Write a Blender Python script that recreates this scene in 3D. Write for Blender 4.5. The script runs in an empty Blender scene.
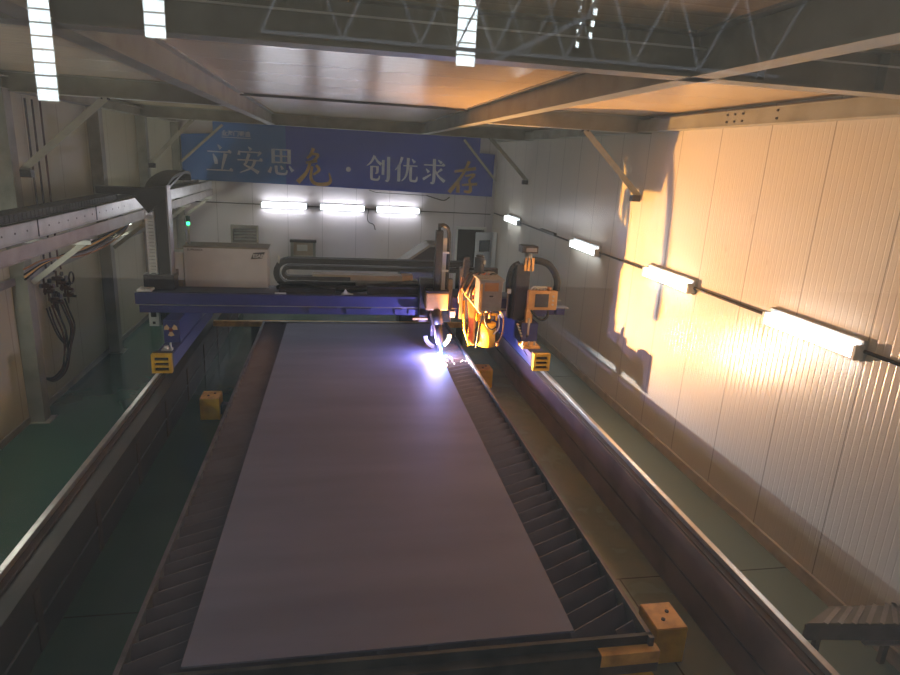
import bpy, bmesh, math, random
from mathutils import Vector, Matrix
random.seed(7)
sc = bpy.context.scene
COL = sc.collection
PI = math.pi

# ------------------------------------------------------------------ materials
def srgb(h):
    h = h.lstrip('#'); out = []
    for i in (0, 2, 4):
        c = int(h[i:i+2], 16) / 255
        out.append(c/12.92 if c <= .04045 else ((c+.055)/1.055)**2.4)
    return (*out, 1)

class NT:
    def __init__(s, name):
        s.m = bpy.data.materials.new(name); s.m.use_nodes = True
        s.t = s.m.node_tree; s.b = s.t.nodes['Principled BSDF']; s.out = s.t.nodes['Material Output']
    def n(s, typ, **kw):
        nd = s.t.nodes.new(typ)
        for k, v in kw.items(): setattr(nd, k, v)
        return nd
    def l(s, a, b): s.t.links.new(a, b)
    def math(s, op, a, b=None, c=None):
        nd = s.n('ShaderNodeMath', operation=op)
        for i, v in enumerate((a, b, c)):
            if v is None: continue
            if isinstance(v, (int, float)): nd.inputs[i].default_value = v
            else: s.l(v, nd.inputs[i])
        return nd.outputs[0]
    def mix(s, f, a, b):
        nd = s.n('ShaderNodeMix', data_type='RGBA')
        for i, v in ((0, f), (6, a), (7, b)):
            if isinstance(v, (int, float)): nd.inputs[i].default_value = v
            elif isinstance(v, tuple): nd.inputs[i].default_value = v
            else: s.l(v, nd.inputs[i])
        return nd.outputs[2]
    def xyz(s):
        tc = s.n('ShaderNodeTexCoord'); sp = s.n('ShaderNodeSeparateXYZ')
        s.l(tc.outputs['Object'], sp.inputs[0]); return tc.outputs['Object'], sp.outputs
    def noise(s, vec, scale, detail=4, rough=.55):
        nd = s.n('ShaderNodeTexNoise'); nd.inputs['Scale'].default_value = scale
        nd.inputs['Detail'].default_value = detail; nd.inputs['Roughness'].default_value = rough
        if vec is not None: s.l(vec, nd.inputs['Vector'])
        return nd.outputs['Fac']
    def ramp(s, f, stops):
        nd = s.n('ShaderNodeValToRGB'); s.l(f, nd.inputs[0]); e = nd.color_ramp.elements
        while len(e) < len(stops): e.new(.5)
        for q, (p, c) in zip(e, stops): q.position = p; q.color = c
        return nd.outputs[0]
    def bump(s, h, strength=.5, dist=.01, normal=None):
        nd = s.n('ShaderNodeBump'); nd.inputs['Strength'].default_value = strength; nd.inputs['Distance'].default_value = dist
        s.l(h, nd.inputs['Height'])
        if normal is not None: s.l(normal, nd.inputs['Normal'])
        s.l(nd.outputs[0], s.b.inputs['Normal']); return nd.outputs[0]

def mat(name, col, rough=.5, metal=0.0, var=.12, scale=6.0, bump=0.0, spec=.5):
    k = NT(name); c = srgb(col); tc, _ = k.xyz()
    nz = k.noise(tc, scale)
    dark = tuple(max(0, v*(1-var*2)) for v in c[:3]) + (1,)
    lite = tuple(min(1, v*(1+var)) for v in c[:3]) + (1,)
    k.l(k.ramp(nz, [(.3, dark), (.55, c), (.8, lite)]), k.b.inputs['Base Color'])
    k.b.inputs['Roughness'].default_value = rough; k.b.inputs['Metallic'].default_value = metal
    k.b.inputs['Specular IOR Level'].default_value = spec
    if bump: k.bump(k.noise(tc, scale*8), bump, .004)
    return k.m

def emit(name, col, strength):
    k = NT(name); k.b.inputs['Base Color'].default_value = srgb(col)
    k.b.inputs['Emission Color'].default_value = srgb(col); k.b.inputs['Emission Strength'].default_value = strength
    return k.m

def panel_mat(name, base, axis, seam, rib, rough, seam_dark=.55, offset=0.0, ribstr=.5, stain=.12):
    """profiled sandwich panels: ribs and joints repeat along one axis"""
    k = NT(name); tc, s = k.xyz(); a = s[axis]
    c = srgb(base)
    f = k.math('FRACT', k.math('DIVIDE', k.math('ADD', a, 50*seam+offset), seam))
    d = k.math('ABSOLUTE', k.math('SUBTRACT', f, .5))            # .5 at the joint
    sm = k.math('GREATER_THAN', d, .5-.006/seam)
    r = k.math('FRACT', k.math('DIVIDE', k.math('ADD', a, 50*seam+offset), rib))
    groove = k.math('SMOOTH_MIN', k.math('MULTIPLY', k.math('ABSOLUTE', k.math('SUBTRACT', r, .5)), 8.0), 1.0, .3)
    nz = k.noise(tc, .9, 5); nz2 = k.noise(tc, 5, 5)
    body = k.mix(k.math('MULTIPLY', nz, stain*2), c, tuple(v*.7 for v in c[:3])+(1,))
    body = k.mix(k.math('MULTIPLY', k.math('GREATER_THAN', nz2, .68), .12), body, srgb('#8a6a48'))
    k.l(k.mix(k.math('MULTIPLY', sm, seam_dark), body, srgb('#3a352e')), k.b.inputs['Base Color'])
    k.b.inputs['Roughness'].default_value = rough
    h = k.math('SUBTRACT', groove, k.math('MULTIPLY', sm, 2.0))
    n1 = k.bump(h, ribstr, .004)
    k.bump(k.noise(tc, 1.3, 2), .12, .02, n1)
    return k.m

M = {}
M['wall_right'] = panel_mat('wall_panel_cream', '#d8d0c4', 1, .95, .0792, .27, offset=-.02)
M['wall_left'] = panel_mat('wall_panel_beige', '#b6b298', 1, 1.15, .115, .5, ribstr=.15, stain=.3)
M['wall_back'] = panel_mat('wall_panel_grey', '#cec8ca', 0, .98, .0817, .42, ribstr=.15, offset=.35)
M['ceiling'] = panel_mat('ceiling_panel', '#d6c2a2', 1, .95, .19, .2, ribstr=.35, stain=.3)
M['steel_grey'] = mat('painted_steel_grey', '#8d8a82', .5, .1, .15, 3)
M['beam_grey'] = mat('beam_paint', '#989688', .5, .1, .15, 2)
M['brace'] = mat('brace_paint', '#a3a094', .5, .1, .1, 4)
M['column'] = mat('column_paint', '#8b8a80', .5, .1, .18, 2)
M['girder_left'] = mat('brown_steel_shaded', '#3d3532', .55, .05, .3, 1.2, .2)  # left girder: same steel, its shade put into the colour
M['girder'] = mat('brown_steel_lit', '#86736f', .5, .05, .2, 1.6, .3)  # right girder: lighter copy, its brighter light put into the colour
M['girderside'] = mat('rusty_steel', '#54463e', .6, .1, .3, 1.2, .3)
M['rail'] = mat('polished_rail', '#c8c4c0', .28, .85, .08, 8)
M['slat'] = mat('slag_coated_slat', '#665e6a', .55, .1, .12, 3, .2)
M['tabledark'] = mat('table_steel', '#4b4948', .5, .3, .3, 3, .3)
M['rim'] = mat('table_rim_steel', '#6a6466', .45, .4, .25, 4, .2)
M['yellow'] = mat('safety_yellow', '#e4b42c', .5, 0, .18, 4)
M['yellow2'] = mat('worn_yellow_orange', '#e6b062', .5, 0, .2, 7)
M['plate'] = None
M['blue'] = mat('gantry_blue', '#3a3c72', .42, .05, .12, 2)
M['bluegrey'] = mat('gantry_top_grey', '#4a4d63', .5, .05, .2, 3)
M['white'] = mat('cabinet_white', '#dddce0', .45, 0, .06, 2)
M['offwhite'] = mat('offwhite_plastic', '#d8d8d2', .4, 0, .05, 4)
M['black'] = mat('black_rubber', '#18181a', .55, 0, .2, 10)
M['darkchain'] = mat('dark_plastic_chain', '#08080c', .6, 0, .2, 14)
M['darkmetal'] = mat('dark_machine_metal', '#3b383c', .4, .5, .2, 6)
M['grey'] = mat('machine_grey', '#8a8486', .4, .3, .1, 6)
M['aluminium'] = mat('aluminium', '#bdbcb8', .35, .4, .12, 3)
M['aludull'] = mat('aluminium_dull', '#a9a29a', .5, .3, .12, 3)
M['copper'] = mat('copper_cover', '#a0714c', .45, .3, .1, 8)
M['brass'] = mat('dull_brass', '#5e4c42', .45, .4, .2, 20)
M['tan'] = mat('tan_cover', '#c79a60', .5, .1, .1, 8)
M['orange'] = mat('orange_cable', '#c8622c', .5, 0, .15, 8)
M['red'] = mat('red_cable', '#4e302c', .5, 0, .15, 8)
M['screen'] = mat('dark_screen', '#4a4a50', .2, 0, .05, 4)
M['beige'] = mat('beige_cover', '#b5a48e', .5, 0, .08, 3)
M['trunk'] = mat('conduit', '#4d4a48', .5, .3, .1, 8)
M['tube'] = emit('fluorescent_tube', '#f4f5ff', 15.0)
M['tube2'] = emit('fluorescent_tube_side', '#f4fbff', 9.0)
M['tube3'] = emit('fluorescent_tube_left', '#fbfff2', 20.0)
M['lamp_shell'] = mat('lamp_housing', '#b4b8ba', .35, .1, .05, 5)
M['green_lamp'] = emit('green_beacon_lit', '#38ff9c', 3.0)
M['green_dark'] = mat('green_lens', '#14503c', .3)
M['arc'] = emit('plasma_arc', '#c8b4ff', 60.0)
M['molten'] = emit('hot_kerf', '#ffd9c8', 25.0)
M['daylight'] = emit('daylit_glass', '#e8f6ff', 15.0)
M['hazard'] = mat('hazard_sticker', '#d9b48a', .5)
M['hazardred'] = mat('hazard_sticker_red', '#7a2a2c', .5)
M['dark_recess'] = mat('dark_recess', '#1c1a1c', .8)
M['doorwhite'] = mat('door_paint', '#c9cdd0', .4, 0, .05, 2)
M['glassdark'] = mat('door_glass', '#46525a', .15)
M['truss_paint'] = mat('truss_paint', '#f4efe0', .6, 0, .03)
M['hallwall'] = mat('hall_wall', '#b9ad92', .8)
M['logo'] = mat('logo_ink', '#2c2e3c', .5)
M['logowhite'] = mat('logo_white', '#d8d8d8', .5)
M['ink_white'] = mat('banner_white_ink', '#c4c9e0', .6, 0, .05)
M['ink_gold'] = mat('banner_gold_ink', '#b08c58', .6, 0, .15, 5)

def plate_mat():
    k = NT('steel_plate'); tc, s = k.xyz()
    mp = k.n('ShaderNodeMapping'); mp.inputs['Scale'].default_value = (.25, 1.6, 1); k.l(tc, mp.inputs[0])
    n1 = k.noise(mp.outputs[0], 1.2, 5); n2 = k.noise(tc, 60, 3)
    c = k.ramp(n1, [(.25, srgb('#666680')), (.5, srgb('#70708a')), (.75, srgb('#7a7a96'))])  # blue-violet cast of the light is put into the steel colour
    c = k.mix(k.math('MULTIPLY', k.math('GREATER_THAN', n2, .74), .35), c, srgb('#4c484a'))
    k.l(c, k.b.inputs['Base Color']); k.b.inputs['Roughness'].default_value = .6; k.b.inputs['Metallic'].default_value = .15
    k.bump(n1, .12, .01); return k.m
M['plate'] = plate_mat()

def floor_mat():
    k = NT('green_epoxy_floor'); tc, s = k.xyz()
    n1 = k.noise(tc, .6, 5); n2 = k.noise(tc, 2.4, 6, .65); n3 = k.noise(tc, 9, 4)
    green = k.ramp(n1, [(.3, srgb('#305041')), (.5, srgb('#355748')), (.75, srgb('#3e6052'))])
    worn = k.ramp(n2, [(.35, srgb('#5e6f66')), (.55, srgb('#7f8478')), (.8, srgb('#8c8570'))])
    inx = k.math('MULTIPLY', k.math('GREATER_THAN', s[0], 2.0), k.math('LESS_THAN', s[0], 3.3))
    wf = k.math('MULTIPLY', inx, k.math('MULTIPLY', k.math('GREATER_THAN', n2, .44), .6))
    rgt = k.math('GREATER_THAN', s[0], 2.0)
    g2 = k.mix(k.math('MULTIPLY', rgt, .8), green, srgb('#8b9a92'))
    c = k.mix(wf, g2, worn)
    # joints
    fy = k.math('ABSOLUTE', k.math('SUBTRACT', k.math('FRACT', k.math('DIVIDE', k.math('SUBTRACT', s[1], 2.03), 6.1)), .5))
    j1 = k.math('LESS_THAN', fy, .0012)
    j2 = k.math('MULTIPLY', k.math('LESS_THAN', k.math('ABSOLUTE', k.math('SUBTRACT', s[0], 2.86)), .008), k.math('LESS_THAN', s[1], 5.08))
    j = k.math('MAXIMUM', j1, j2)
    k.l(k.mix(k.math('MULTIPLY', j, .75), c, srgb('#20241f')), k.b.inputs['Base Color'])
    k.l(k.ramp(n2, [(.35, (.07,)*3+(1,)), (.7, (.26,)*3+(1,))]), k.b.inputs['Roughness'])
    k.bump(k.math('ADD', n2, k.math('MULTIPLY', n3, .2)), .06, .006); return k.m
M['floor'] = floor_mat()

def banner_mat():
    k = NT('blue_banner_print'); tc, s = k.xyz()
    n = k.noise(tc, .5, 2)
    c = k.ramp(n, [(.3, srgb('#2440b4')), (.7, srgb('#263ca0'))])
    # lighter printed wave along the lower left corner
    w = k.math('ADD', k.math('MULTIPLY', k.math('SINE', k.math('MULTIPLY', s[0], 1.1)), .08), .22)
    lowband = k.math('MULTIPLY', k.math('LESS_THAN', k.math('SUBTRACT', s[2], 3.05), w), k.math('LESS_THAN', s[0], -1.65))
    c = k.mix(k.math('MULTIPLY', lowband, .75), c, srgb('#2f6fb4'))
    k.l(c, k.b.inputs['Base Color']); k.b.inputs['Roughness'].default_value = .45
    k.bump(k.noise(tc, 1.8, 2), .3, .03); return k.m
M['banner'] = banner_mat()

def glass_mat():
    k = NT('window_glass'); t = k.n('ShaderNodeBsdfTransparent'); g = k.n('ShaderNodeBsdfGlossy')
    g.inputs['Roughness'].default_value = 0.0; t.inputs[0].default_value = (.98, .985, .98, 1)
    ge = k.n('ShaderNodeNewGeometry'); dt = k.n('ShaderNodeVectorMath', operation='DOT_PRODUCT')
    k.l(ge.outputs['Incoming'], dt.inputs[0]); k.l(ge.outputs['Normal'], dt.inputs[1])
    cs = k.math('SUBTRACT', 1.0, k.math('ABSOLUTE', dt.outputs['Value']))
    f = k.math('ADD', .04, k.math('MULTIPLY', k.math('POWER', cs, 5.0), .96)); mx = k.n('ShaderNodeMixShader')
    k.l(f, mx.inputs[0]); k.l(t.outputs[0], mx.inputs[1]); k.l(g.outputs[0], mx.inputs[2])
    df = k.n('ShaderNodeBsdfTranslucent'); df.inputs[0].default_value = (.9, .88, .86, 1); d2 = k.n('ShaderNodeBsdfDiffuse'); d2.inputs[0].default_value = (.9, .88, .86, 1)
    veil = k.n('ShaderNodeMixShader'); veil.inputs[0].default_value = .6; k.l(df.outputs[0], veil.inputs[1]); k.l(d2.outputs[0], veil.inputs[2])
    m2 = k.n('ShaderNodeMixShader'); m2.inputs[0].default_value = .009; k.l(mx.outputs[0], m2.inputs[1]); k.l(veil.outputs[0], m2.inputs[2])  # faint milky veil mixed into the pane to stand for haze
    k.l(m2.outputs[0], k.out.inputs[0]); return k.m
M['glass'] = glass_mat()

# ------------------------------------------------------------------ geometry
class MB:
    def __init__(s): s.b = bmesh.new()
    def box(s, x0, x1, y0, y1, z0, z1):
        v = [s.b.verts.new((x, y, z)) for x in (x0, x1) for y in (y0, y1) for z in (z0, z1)]
        for f in ((0,1,3,2),(4,6,7,5),(0,4,5,1),(2,3,7,6),(0,2,6,4),(1,5,7,3)): s.b.faces.new([v[i] for i in f])
        return s
    def obox(s, c, ax, ay, az):
        """oriented box: centre and three half-axis vectors"""
        c, ax, ay, az = map(Vector, (c, ax, ay, az))
        v = [s.b.verts.new(c + i*ax + j*ay + k*az) for i in (-1, 1) for j in (-1, 1) for k in (-1, 1)]
        for f in ((0,1,3,2),(4,6,7,5),(0,4,5,1),(2,3,7,6),(0,2,6,4),(1,5,7,3)): s.b.faces.new([v[i] for i in f])
        return s
    def bar(s, p, q, w, h, up=(0,0,1)):
        p, q = Vector(p), Vector(q); d = (q-p); L = d.length; d.normalize()
        a = d.cross(Vector(up)).normalized(); u = a.cross(d).normalized()
        return s.obox((p+q)/2, d*L/2, a*w/2, u*h/2)
    def cyl(s, p, q, r, n=16, r2=None):
        return s.tube([p, q], r, n, radii=[r, r if r2 is None else r2])
    def tube(s, pts, r, n=8, radii=None, cap=True):
        pts = [Vector(p) for p in pts]; rings = []; prev = None
        for i, p in enumerate(pts):
            t = (pts[min(i+1, len(pts)-1)] - pts[max(i-1, 0)]).normalized()
            if prev is None:
                a = t.cross(Vector((0,0,1)));
                if a.length < .05: a = t.cross(Vector((0,1,0)))
            else: a = prev - t*prev.dot(t)
            a.normalize(); prev = a; b = t.cross(a); rr = radii[i] if radii else r
            rings.append([s.b.verts.new(p + (a*math.cos(2*PI*k/n) + b*math.sin(2*PI*k/n))*rr) for k in range(n)])
        for r0, r1 in zip(rings, rings[1:]):
            for k in range(n): 
                f = s.b.faces.new((r0[k], r0[(k+1) % n], r1[(k+1) % n], r1[k])); f.smooth = True
        if cap:
            s.b.faces.new(rings[0][::-1]); s.b.faces.new(rings[-1])
        return s
    def prism(s, poly, axis, a0, a1):
        """poly in the two other axes, extruded along axis from a0 to a1"""
        def P(u, v, a): return {0: (a, u, v), 1: (u, a, v), 2: (u, v, a)}[axis]
        A = [s.b.verts.new(P(u, v, a0)) for u, v in poly]; B = [s.b.verts.new(P(u, v, a1)) for u, v in poly]
        s.b.faces.new(A); s.b.faces.new(B[::-1]); n = len(poly)
        for i in range(n): s.b.faces.new((A[i], B[i], B[(i+1) % n], A[(i+1) % n]))
        return s
    def ibeam(s, p, q, w, h, t=.015, up=(0,0,1)):
        p, q, up = Vector(p), Vector(q), Vector(up)
        s.bar(p - up*(h/2 - t/2), q - up*(h/2 - t/2), w, t, up); s.bar(p + up*(h/2 - t/2), q + up*(h/2 - t/2), w, t, up)
        s.bar(p, q, t, h - 2*t, up); return s
    def build(s, name, m, parent=None, bevel=0.0, world=True):
        bmesh.ops.recalc_face_normals(s.b, faces=s.b.faces)
        if bevel:
            bmesh.ops.bevel(s.b, geom=[e for e in s.b.edges if len(e.link_faces) == 2 and e.calc_face_angle(0) > .6], offset=bevel, segments=2, affect='EDGES', profile=.6)
        if parent is not None and world:
            root = parent
            off = Vector((0,0,0))
            while root is not None: off += root.location; root = root.parent
            bmesh.ops.translate(s.b, verts=s.b.verts, vec=-off)
        me = bpy.data.meshes.new(name); s.b.to_mesh(me); s.b.free()
        o = bpy.data.objects.new(name, me); COL.objects.link(o)
        me.materials.append(m if not isinstance(m, str) else M[m])
        if parent is not None: o.parent = parent
        return o

def tag(o, label=None, cat=None, group=None, kind=None):
    if label: o['label'] = label
    if cat: o['category'] = cat
    if group: o['group'] = group
    if kind: o['kind'] = kind
    return o
def thing(name, label, cat, loc=(0,0,0), group=None):
    o = bpy.data.objects.new(name, None); COL.objects.link(o); o.location = loc; o.empty_display_size = .1
    return tag(o, label, cat, group)
def copy_tree(o, parent=None):
    c = o.copy(); COL.objects.link(c)
    if parent is not None: c.parent = parent
    for ch in list(o.children): copy_tree(ch, c)
    return c
def struct(o, label=None): return tag(o, label, None, None, 'structure')
def arcpts(c, r, a0, a1, n, plane='xz'):
    out = []
    for i in range(n+1):
        a = a0 + (a1-a0)*i/n; u, v = r*math.cos(a), r*math.sin(a)
        out.append((c[0]+u, c[1], c[2]+v) if plane == 'xz' else ((c[0], c[1]+u, c[2]+v) if plane == 'yz' else (c[0]+u, c[1]+v, c[2])))
    return out
def smooth(pts, it=2):
    pts = [Vector(p) for p in pts]
    for _ in range(it):
        q = [pts[0]]
        for a, b in zip(pts, pts[1:]): q += [a*.75+b*.25, a*.25+b*.75]
        q.append(pts[-1]); pts = q
    return pts

XL, XR, YB, YF, ZC = -4.33, 4.79, 19.15, .40, 4.785
# ------------------------------------------------------------------ setting
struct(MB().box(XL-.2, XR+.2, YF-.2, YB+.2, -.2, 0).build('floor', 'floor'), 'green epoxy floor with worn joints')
struct(MB().box(XR, XR+.15, YF, YB, 0, 5.0).build('wall_right', 'wall_right'), 'cream ribbed panel wall lit orange')
struct(MB().box(XL-.15, XL, YF, YB, 0, 5.0).build('wall_left', 'wall_left'), 'beige panel wall behind the columns')
wb = MB(); wb.box(XL-.15, 3.72, YB, YB+.15, 0, 5.0); wb.box(3.72, 4.55, YB, YB+.15, 1.98, 5.0); wb.box(4.55, XR+.15, YB, YB+.15, 0, 5.0)
struct(wb.build('wall_back', 'wall_back'), 'grey panel wall under the blue banner')
ce = MB(); ce.box(XL-.15, XR+.15, YF-.1, YB+.15, ZC, ZC+.12)
struct(ce.build('ceiling', 'ceiling'), 'glossy cream panel ceiling')
struct(MB().box(-1.4, 2.1, 10.49, 10.52, ZC-.035, ZC).build('trim_1', 'trunk'), 'dark seam strip across the middle ceiling bay')
wf = MB(); wf.box(XL-.15, -2.6, YF-.12, YF, 0, 5.0); wf.box(2.6, XR+.15, YF-.12, YF, 0, 5.0); wf.box(-2.6, 2.6, YF-.12, YF, 0, 2.7); wf.box(-2.6, 2.6, YF-.12, YF, 4.76, 5.0)
struct(wf.build('wall_front', 'wall_left'), 'front wall holding the viewing window')
w1 = struct(MB().box(-2.56, 2.56, YF-.068, YF-.06, 2.74, 4.72).build('window_1', 'glass'), 'clear pane of the viewing window')
fr = MB()
for a in ((-2.6,-2.55,2.7,4.76),(2.55,2.6,2.7,4.76)): fr.box(a[0], a[1], YF-.12, YF-.02, a[2], a[3])
fr.box(-2.55, 2.55, YF-.12, YF-.02, 2.7, 2.75); fr.box(-2.55, 2.55, YF-.12, YF-.02, 4.71, 4.76)
fr.build('window_frame', 'aluminium', w1)
struct(MB().box(XR-.03, XR, YF, YB, 0, .14).build('baseboard_right', mat('skirting_cream', '#c0b6a8', .5)), 'low skirting along the right wall')
struct(MB().box(XL, XL+.02, YF, YB, 0, .1).build('baseboard_left', 'column'), 'low skirting along the left wall')
struct(MB().box(XL, XL+.06, YF, YB, 2.03, 2.13).build('trim_2', 'steel_grey'), 'horizontal wall rail on the left wall')
# hall behind the viewer, seen mirrored in the pane
hw = MB(); hw.box(-45, 45, -20.5, -20.1, -1, 30)
struct(hw.build('wall_rear', 'hallwall'), 'far end wall of the hall, seen mirrored')
struct(MB().box(-45, 45, -20.5, -.3, -.3, -.1).build('floor_hall', mat('hall_floor', '#3a4440', .6)), 'dark floor of the hall behind the viewing window')
nwin = 1
for (x0, x1, z0, dx) in ((-8.22, -7.69, 4.98, .5), (-5.27, -4.72, 6.85, .5), (3.66, 4.24, 6.79, .5), (7.45, 7.62, 7.6, .2), (7.85, 8.1, 7.9, .2)):
    nwin += 1
    m = MB(); f = MB(); f.box(x0-.04, x1+.04, -20.10, -20.03, z0-.06, 11.3)
    z = z0
    while z < 11.0:
        h = .34
        if dx > .3:
            m.box(x0, (x0+x1)/2-.006, -20.03, -20.01, z, z+h-.05); m.box((x0+x1)/2+.006, x1, -20.03, -20.01, z, z+h-.05)
        else:
            q = (x1-x0)*.45; o_ = random.random()*q
            m.box(x0+o_, x0+o_+q, -20.03, -20.01, z, z+h*.5)
        z += h
    w = struct(f.build('window_%d' % nwin, 'hallwall'), 'tall daylit strip window, seen mirrored in the glass')
    m.build('pane', 'daylight', w)
ht = thing('roof_truss', 'pale lattice roof truss of the hall, mirrored faintly along the top', 'truss', (5, -19, 6))
MB().box(-2, 14, -19.05, -18.95, 7.05, 7.15).box(-2, 14, -19.05, -18.95, 9.4, 9.5).build('chord', 'truss_paint', ht)
x = -2.0; up = 1
while x < 13.5:
    a, b = (7.1, 9.45) if up else (9.45, 7.1)
    MB().bar((x, -19, a), (x+1.1, -19, b), .07, .07, (0, 1, 0)).build('lattice_bar', 'truss_paint', ht)
    if x > 2 and x < 7: MB().bar((x, -19.3, b), (x+1.1, -19.3, a), .05, .05, (0, 1, 0)).build('lattice_bar', 'truss_paint', ht)
    x += 1.1; up = 1-up
MB().bar((4.2, -17.5, 6.6), (6.9, -17.5, 8.0), .12, .12, (0, 1, 0)).build('brace_bar', 'truss_paint', ht)
# door in the back wall
d = struct(MB().box(3.66, 3.72, YB-.05, YB+.15, 0, 2.0).box(4.55, 4.61, YB-.05, YB+.15, 0, 2.0).box(3.66, 4.61, YB-.05, YB+.15, 1.96, 2.04).build('door_1', 'offwhite'), 'doorway with white open leaf in the back wall')
leaf = MB(); leaf.obox((4.43, 18.55, .99), (.29, .12, 0), (-.01, .022, 0), (0, 0, .96)); leaf.build('door_leaf', 'doorwhite', d)
MB().obox((4.43, 18.50, 1.55), (.17, .07, 0), (-.004, .01, 0), (0, 0, .17)).build('door_glass', 'glassdark', d)
MB().box(4.64, 4.74, 18.3, 18.42, 0, 1.98).build('door_post', 'offwhite', d)
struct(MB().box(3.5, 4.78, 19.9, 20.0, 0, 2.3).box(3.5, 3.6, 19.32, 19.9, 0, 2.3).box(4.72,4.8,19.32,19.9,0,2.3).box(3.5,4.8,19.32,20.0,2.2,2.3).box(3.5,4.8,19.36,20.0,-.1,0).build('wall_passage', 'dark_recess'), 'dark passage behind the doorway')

# ------------------------------------------------------------------ roof steel
BZ = 4.535
def beam_thing(name, label, cat, p, q, w, h, group=None, m='beam_grey'):
    t = thing(name, label, cat, ((p[0]+q[0])/2, (p[1]+q[1])/2, p[2]-h/2), group)
    MB().ibeam(p, q, w, h).build('profile', m, t)
    return t
HB = ZC-BZ
t = beam_thing('roof_cross_beam', 'deep grey cross beam nearest the glass, spanning the whole room', 'beam', (XL, 3.75, BZ+HB/2), (XR, 3.75, BZ+HB/2), .18, HB)
MB().box(XL, XR, 3.65, 3.66, 4.685, 4.695).build('upper_lip', 'offwhite', t)
bl = MB()
for x in (2.52, 3.35): bl.box(x, x+.012, 3.67, 3.75, BZ+.015, ZC-.015)
bl.build('stiffener', 'beam_grey', t)
def bolts(m, x, y, z, nx=2, ny=2, s=.05):
    for i in range(nx):
        for j in range(ny): m.cyl((x+(i-.5)*s*1.5, y+(j-.5)*s, z), (x+(i-.5)*s*1.5, y+(j-.5)*s, z-.02), .012, 6)
for (x0, x1, lab, bx) in ((XL, -1.5, 'grey cross beam between left wall and left long beam, bolted brace under it', -3.0),
                      (2.15, XR, 'grey cross beam between right long beam and right wall, bolted brace under it', 3.75)):
    t = beam_thing('roof_cross_beam', lab, 'beam', (x0, 9.6, BZ+HB/2), (x1, 9.6, BZ+HB/2), .2, HB)
    m = MB(); bolts(m, bx, 9.6, BZ); m.build('bolts', 'darkmetal', t)
t = beam_thing('roof_cross_beam', 'grey cross beam farthest back, right above the blue banner', 'beam', (XL, 15.75, BZ+HB/2), (XR, 15.75, BZ+HB/2), .22, HB)
m = MB(); bolts(m, -3.15, 15.75, BZ); bolts(m, 3.75, 15.75, BZ); m.build('bolts', 'darkmetal', t)
beam_thing('roof_long_beam', 'long grey ceiling beam left of the middle bay', 'beam', (-1.42, YF, BZ+HB/2), (-1.42, 15.64, BZ+HB/2), .16, HB)
beam_thing('roof_long_beam', 'long dark ceiling beam right of the middle bay', 'beam', (2.12, YF, BZ+HB/2), (2.12, 15.64, BZ+HB/2), .16, HB)
for (x, lab) in ((XL+.1, 'steel eaves beam along the top of the left wall'), (XR-.1, 'steel eaves beam along the top of the right wall')):
    t = beam_thing('eaves_beam', lab, 'beam', (x, YF, 4.64), (x, YB, 4.64), .2, .17)
    m = MB()
    if x > 0:
        MB().box(x-.095, x+.1, YF, YB, 4.562, 4.72).build('cover', 'beam_grey', t)
        for y in (6.95, 7.1, 7.25, 6.35): 
            for z in (4.6, 4.68): m.cyl((x-.09, y, z), (x-.11, y, z), .014, 6)
        m.build('bolts', 'darkmetal', t)
# columns
cols = []
for y, lab in ((3.4, 'grey steel column at the near end of the left wall'), (9.46, 'grey steel column on the left wall beside the gas hoses'), (12.85, 'grey steel column on the left wall just beyond the hoses'),
               (15.75, 'grey steel column on the left wall behind the gantry mast'), (18.9, 'grey steel column in the far left corner')):
    t = thing('steel_column', lab, 'column', (XL+.1, y, 0))
    MB().box(XL, XL+.012, y-.09, y+.09, 0, 4.56).box(XL+.19, XL+.205, y-.1, y+.1, 0, 4.56).box(XL+.012, XL+.19, y-.1, y-.088, 0, 4.56).box(XL+.012, XL+.19, y+.07, y+.082, 0, 4.56).build('shaft', 'column', t)
    MB().box(XL, XL+.28, y-.15, y+.15, 0, .015).build('base_plate', 'column', t)
# knee braces
for (p, q, lab) in (((-4.13, 9.6, 3.53), (-3.0, 9.6, BZ), 'slanting steel knee brace on the left wall, nearest one'),
                    ((-4.13, 15.75, 3.52), (-3.15, 15.75, BZ), 'slanting steel knee brace on the left wall, in front of the banner'),
                    ((4.77, 9.6, 3.58), (3.75, 9.6, BZ), 'slanting steel knee brace on the right wall, nearest one'),
                    ((4.77, 15.75, 3.56), (3.75, 15.75, BZ), 'slanting steel knee brace on the right wall, near the banner')):
    t = thing('knee_brace', lab, 'brace', p)
    MB().bar(p, q, .09, .012, (0, 1, 0)).bar((p[0], p[1]+.045, p[2]), (q[0], q[1]+.045, q[2]), .012, .07, (0,1,0)).build('angle_bar', 'brace', t)
    m = MB(); s = 1 if p[0] < 0 else -1
    m.box(min(p[0], p[0]+s*.14), max(p[0], p[0]+s*.14), p[1]-.05, p[1]+.05, p[2]-.07, p[2]+.03)
    m.build('end_plate', 'darkmetal', t)
# extra thin brace over the banner
t = thing('knee_brace', 'thin slanting brace crossing the left end of the banner', 'brace', (-4.05, 18.9, 3.6))
MB().bar((-4.1, 18.85, 3.55), (-3.0, 18.85, 4.56), .06, .05, (0, 1, 0)).build('angle_bar', 'brace', t)
t = thing('knee_brace', 'thin slanting brace crossing the right end of the banner', 'brace', (4.7, 18.85, 3.5))
MB().bar((4.72, 18.85, 3.45), (3.7, 18.85, 4.56), .06, .05, (0, 1, 0)).build('angle_bar', 'brace', t)

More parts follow.
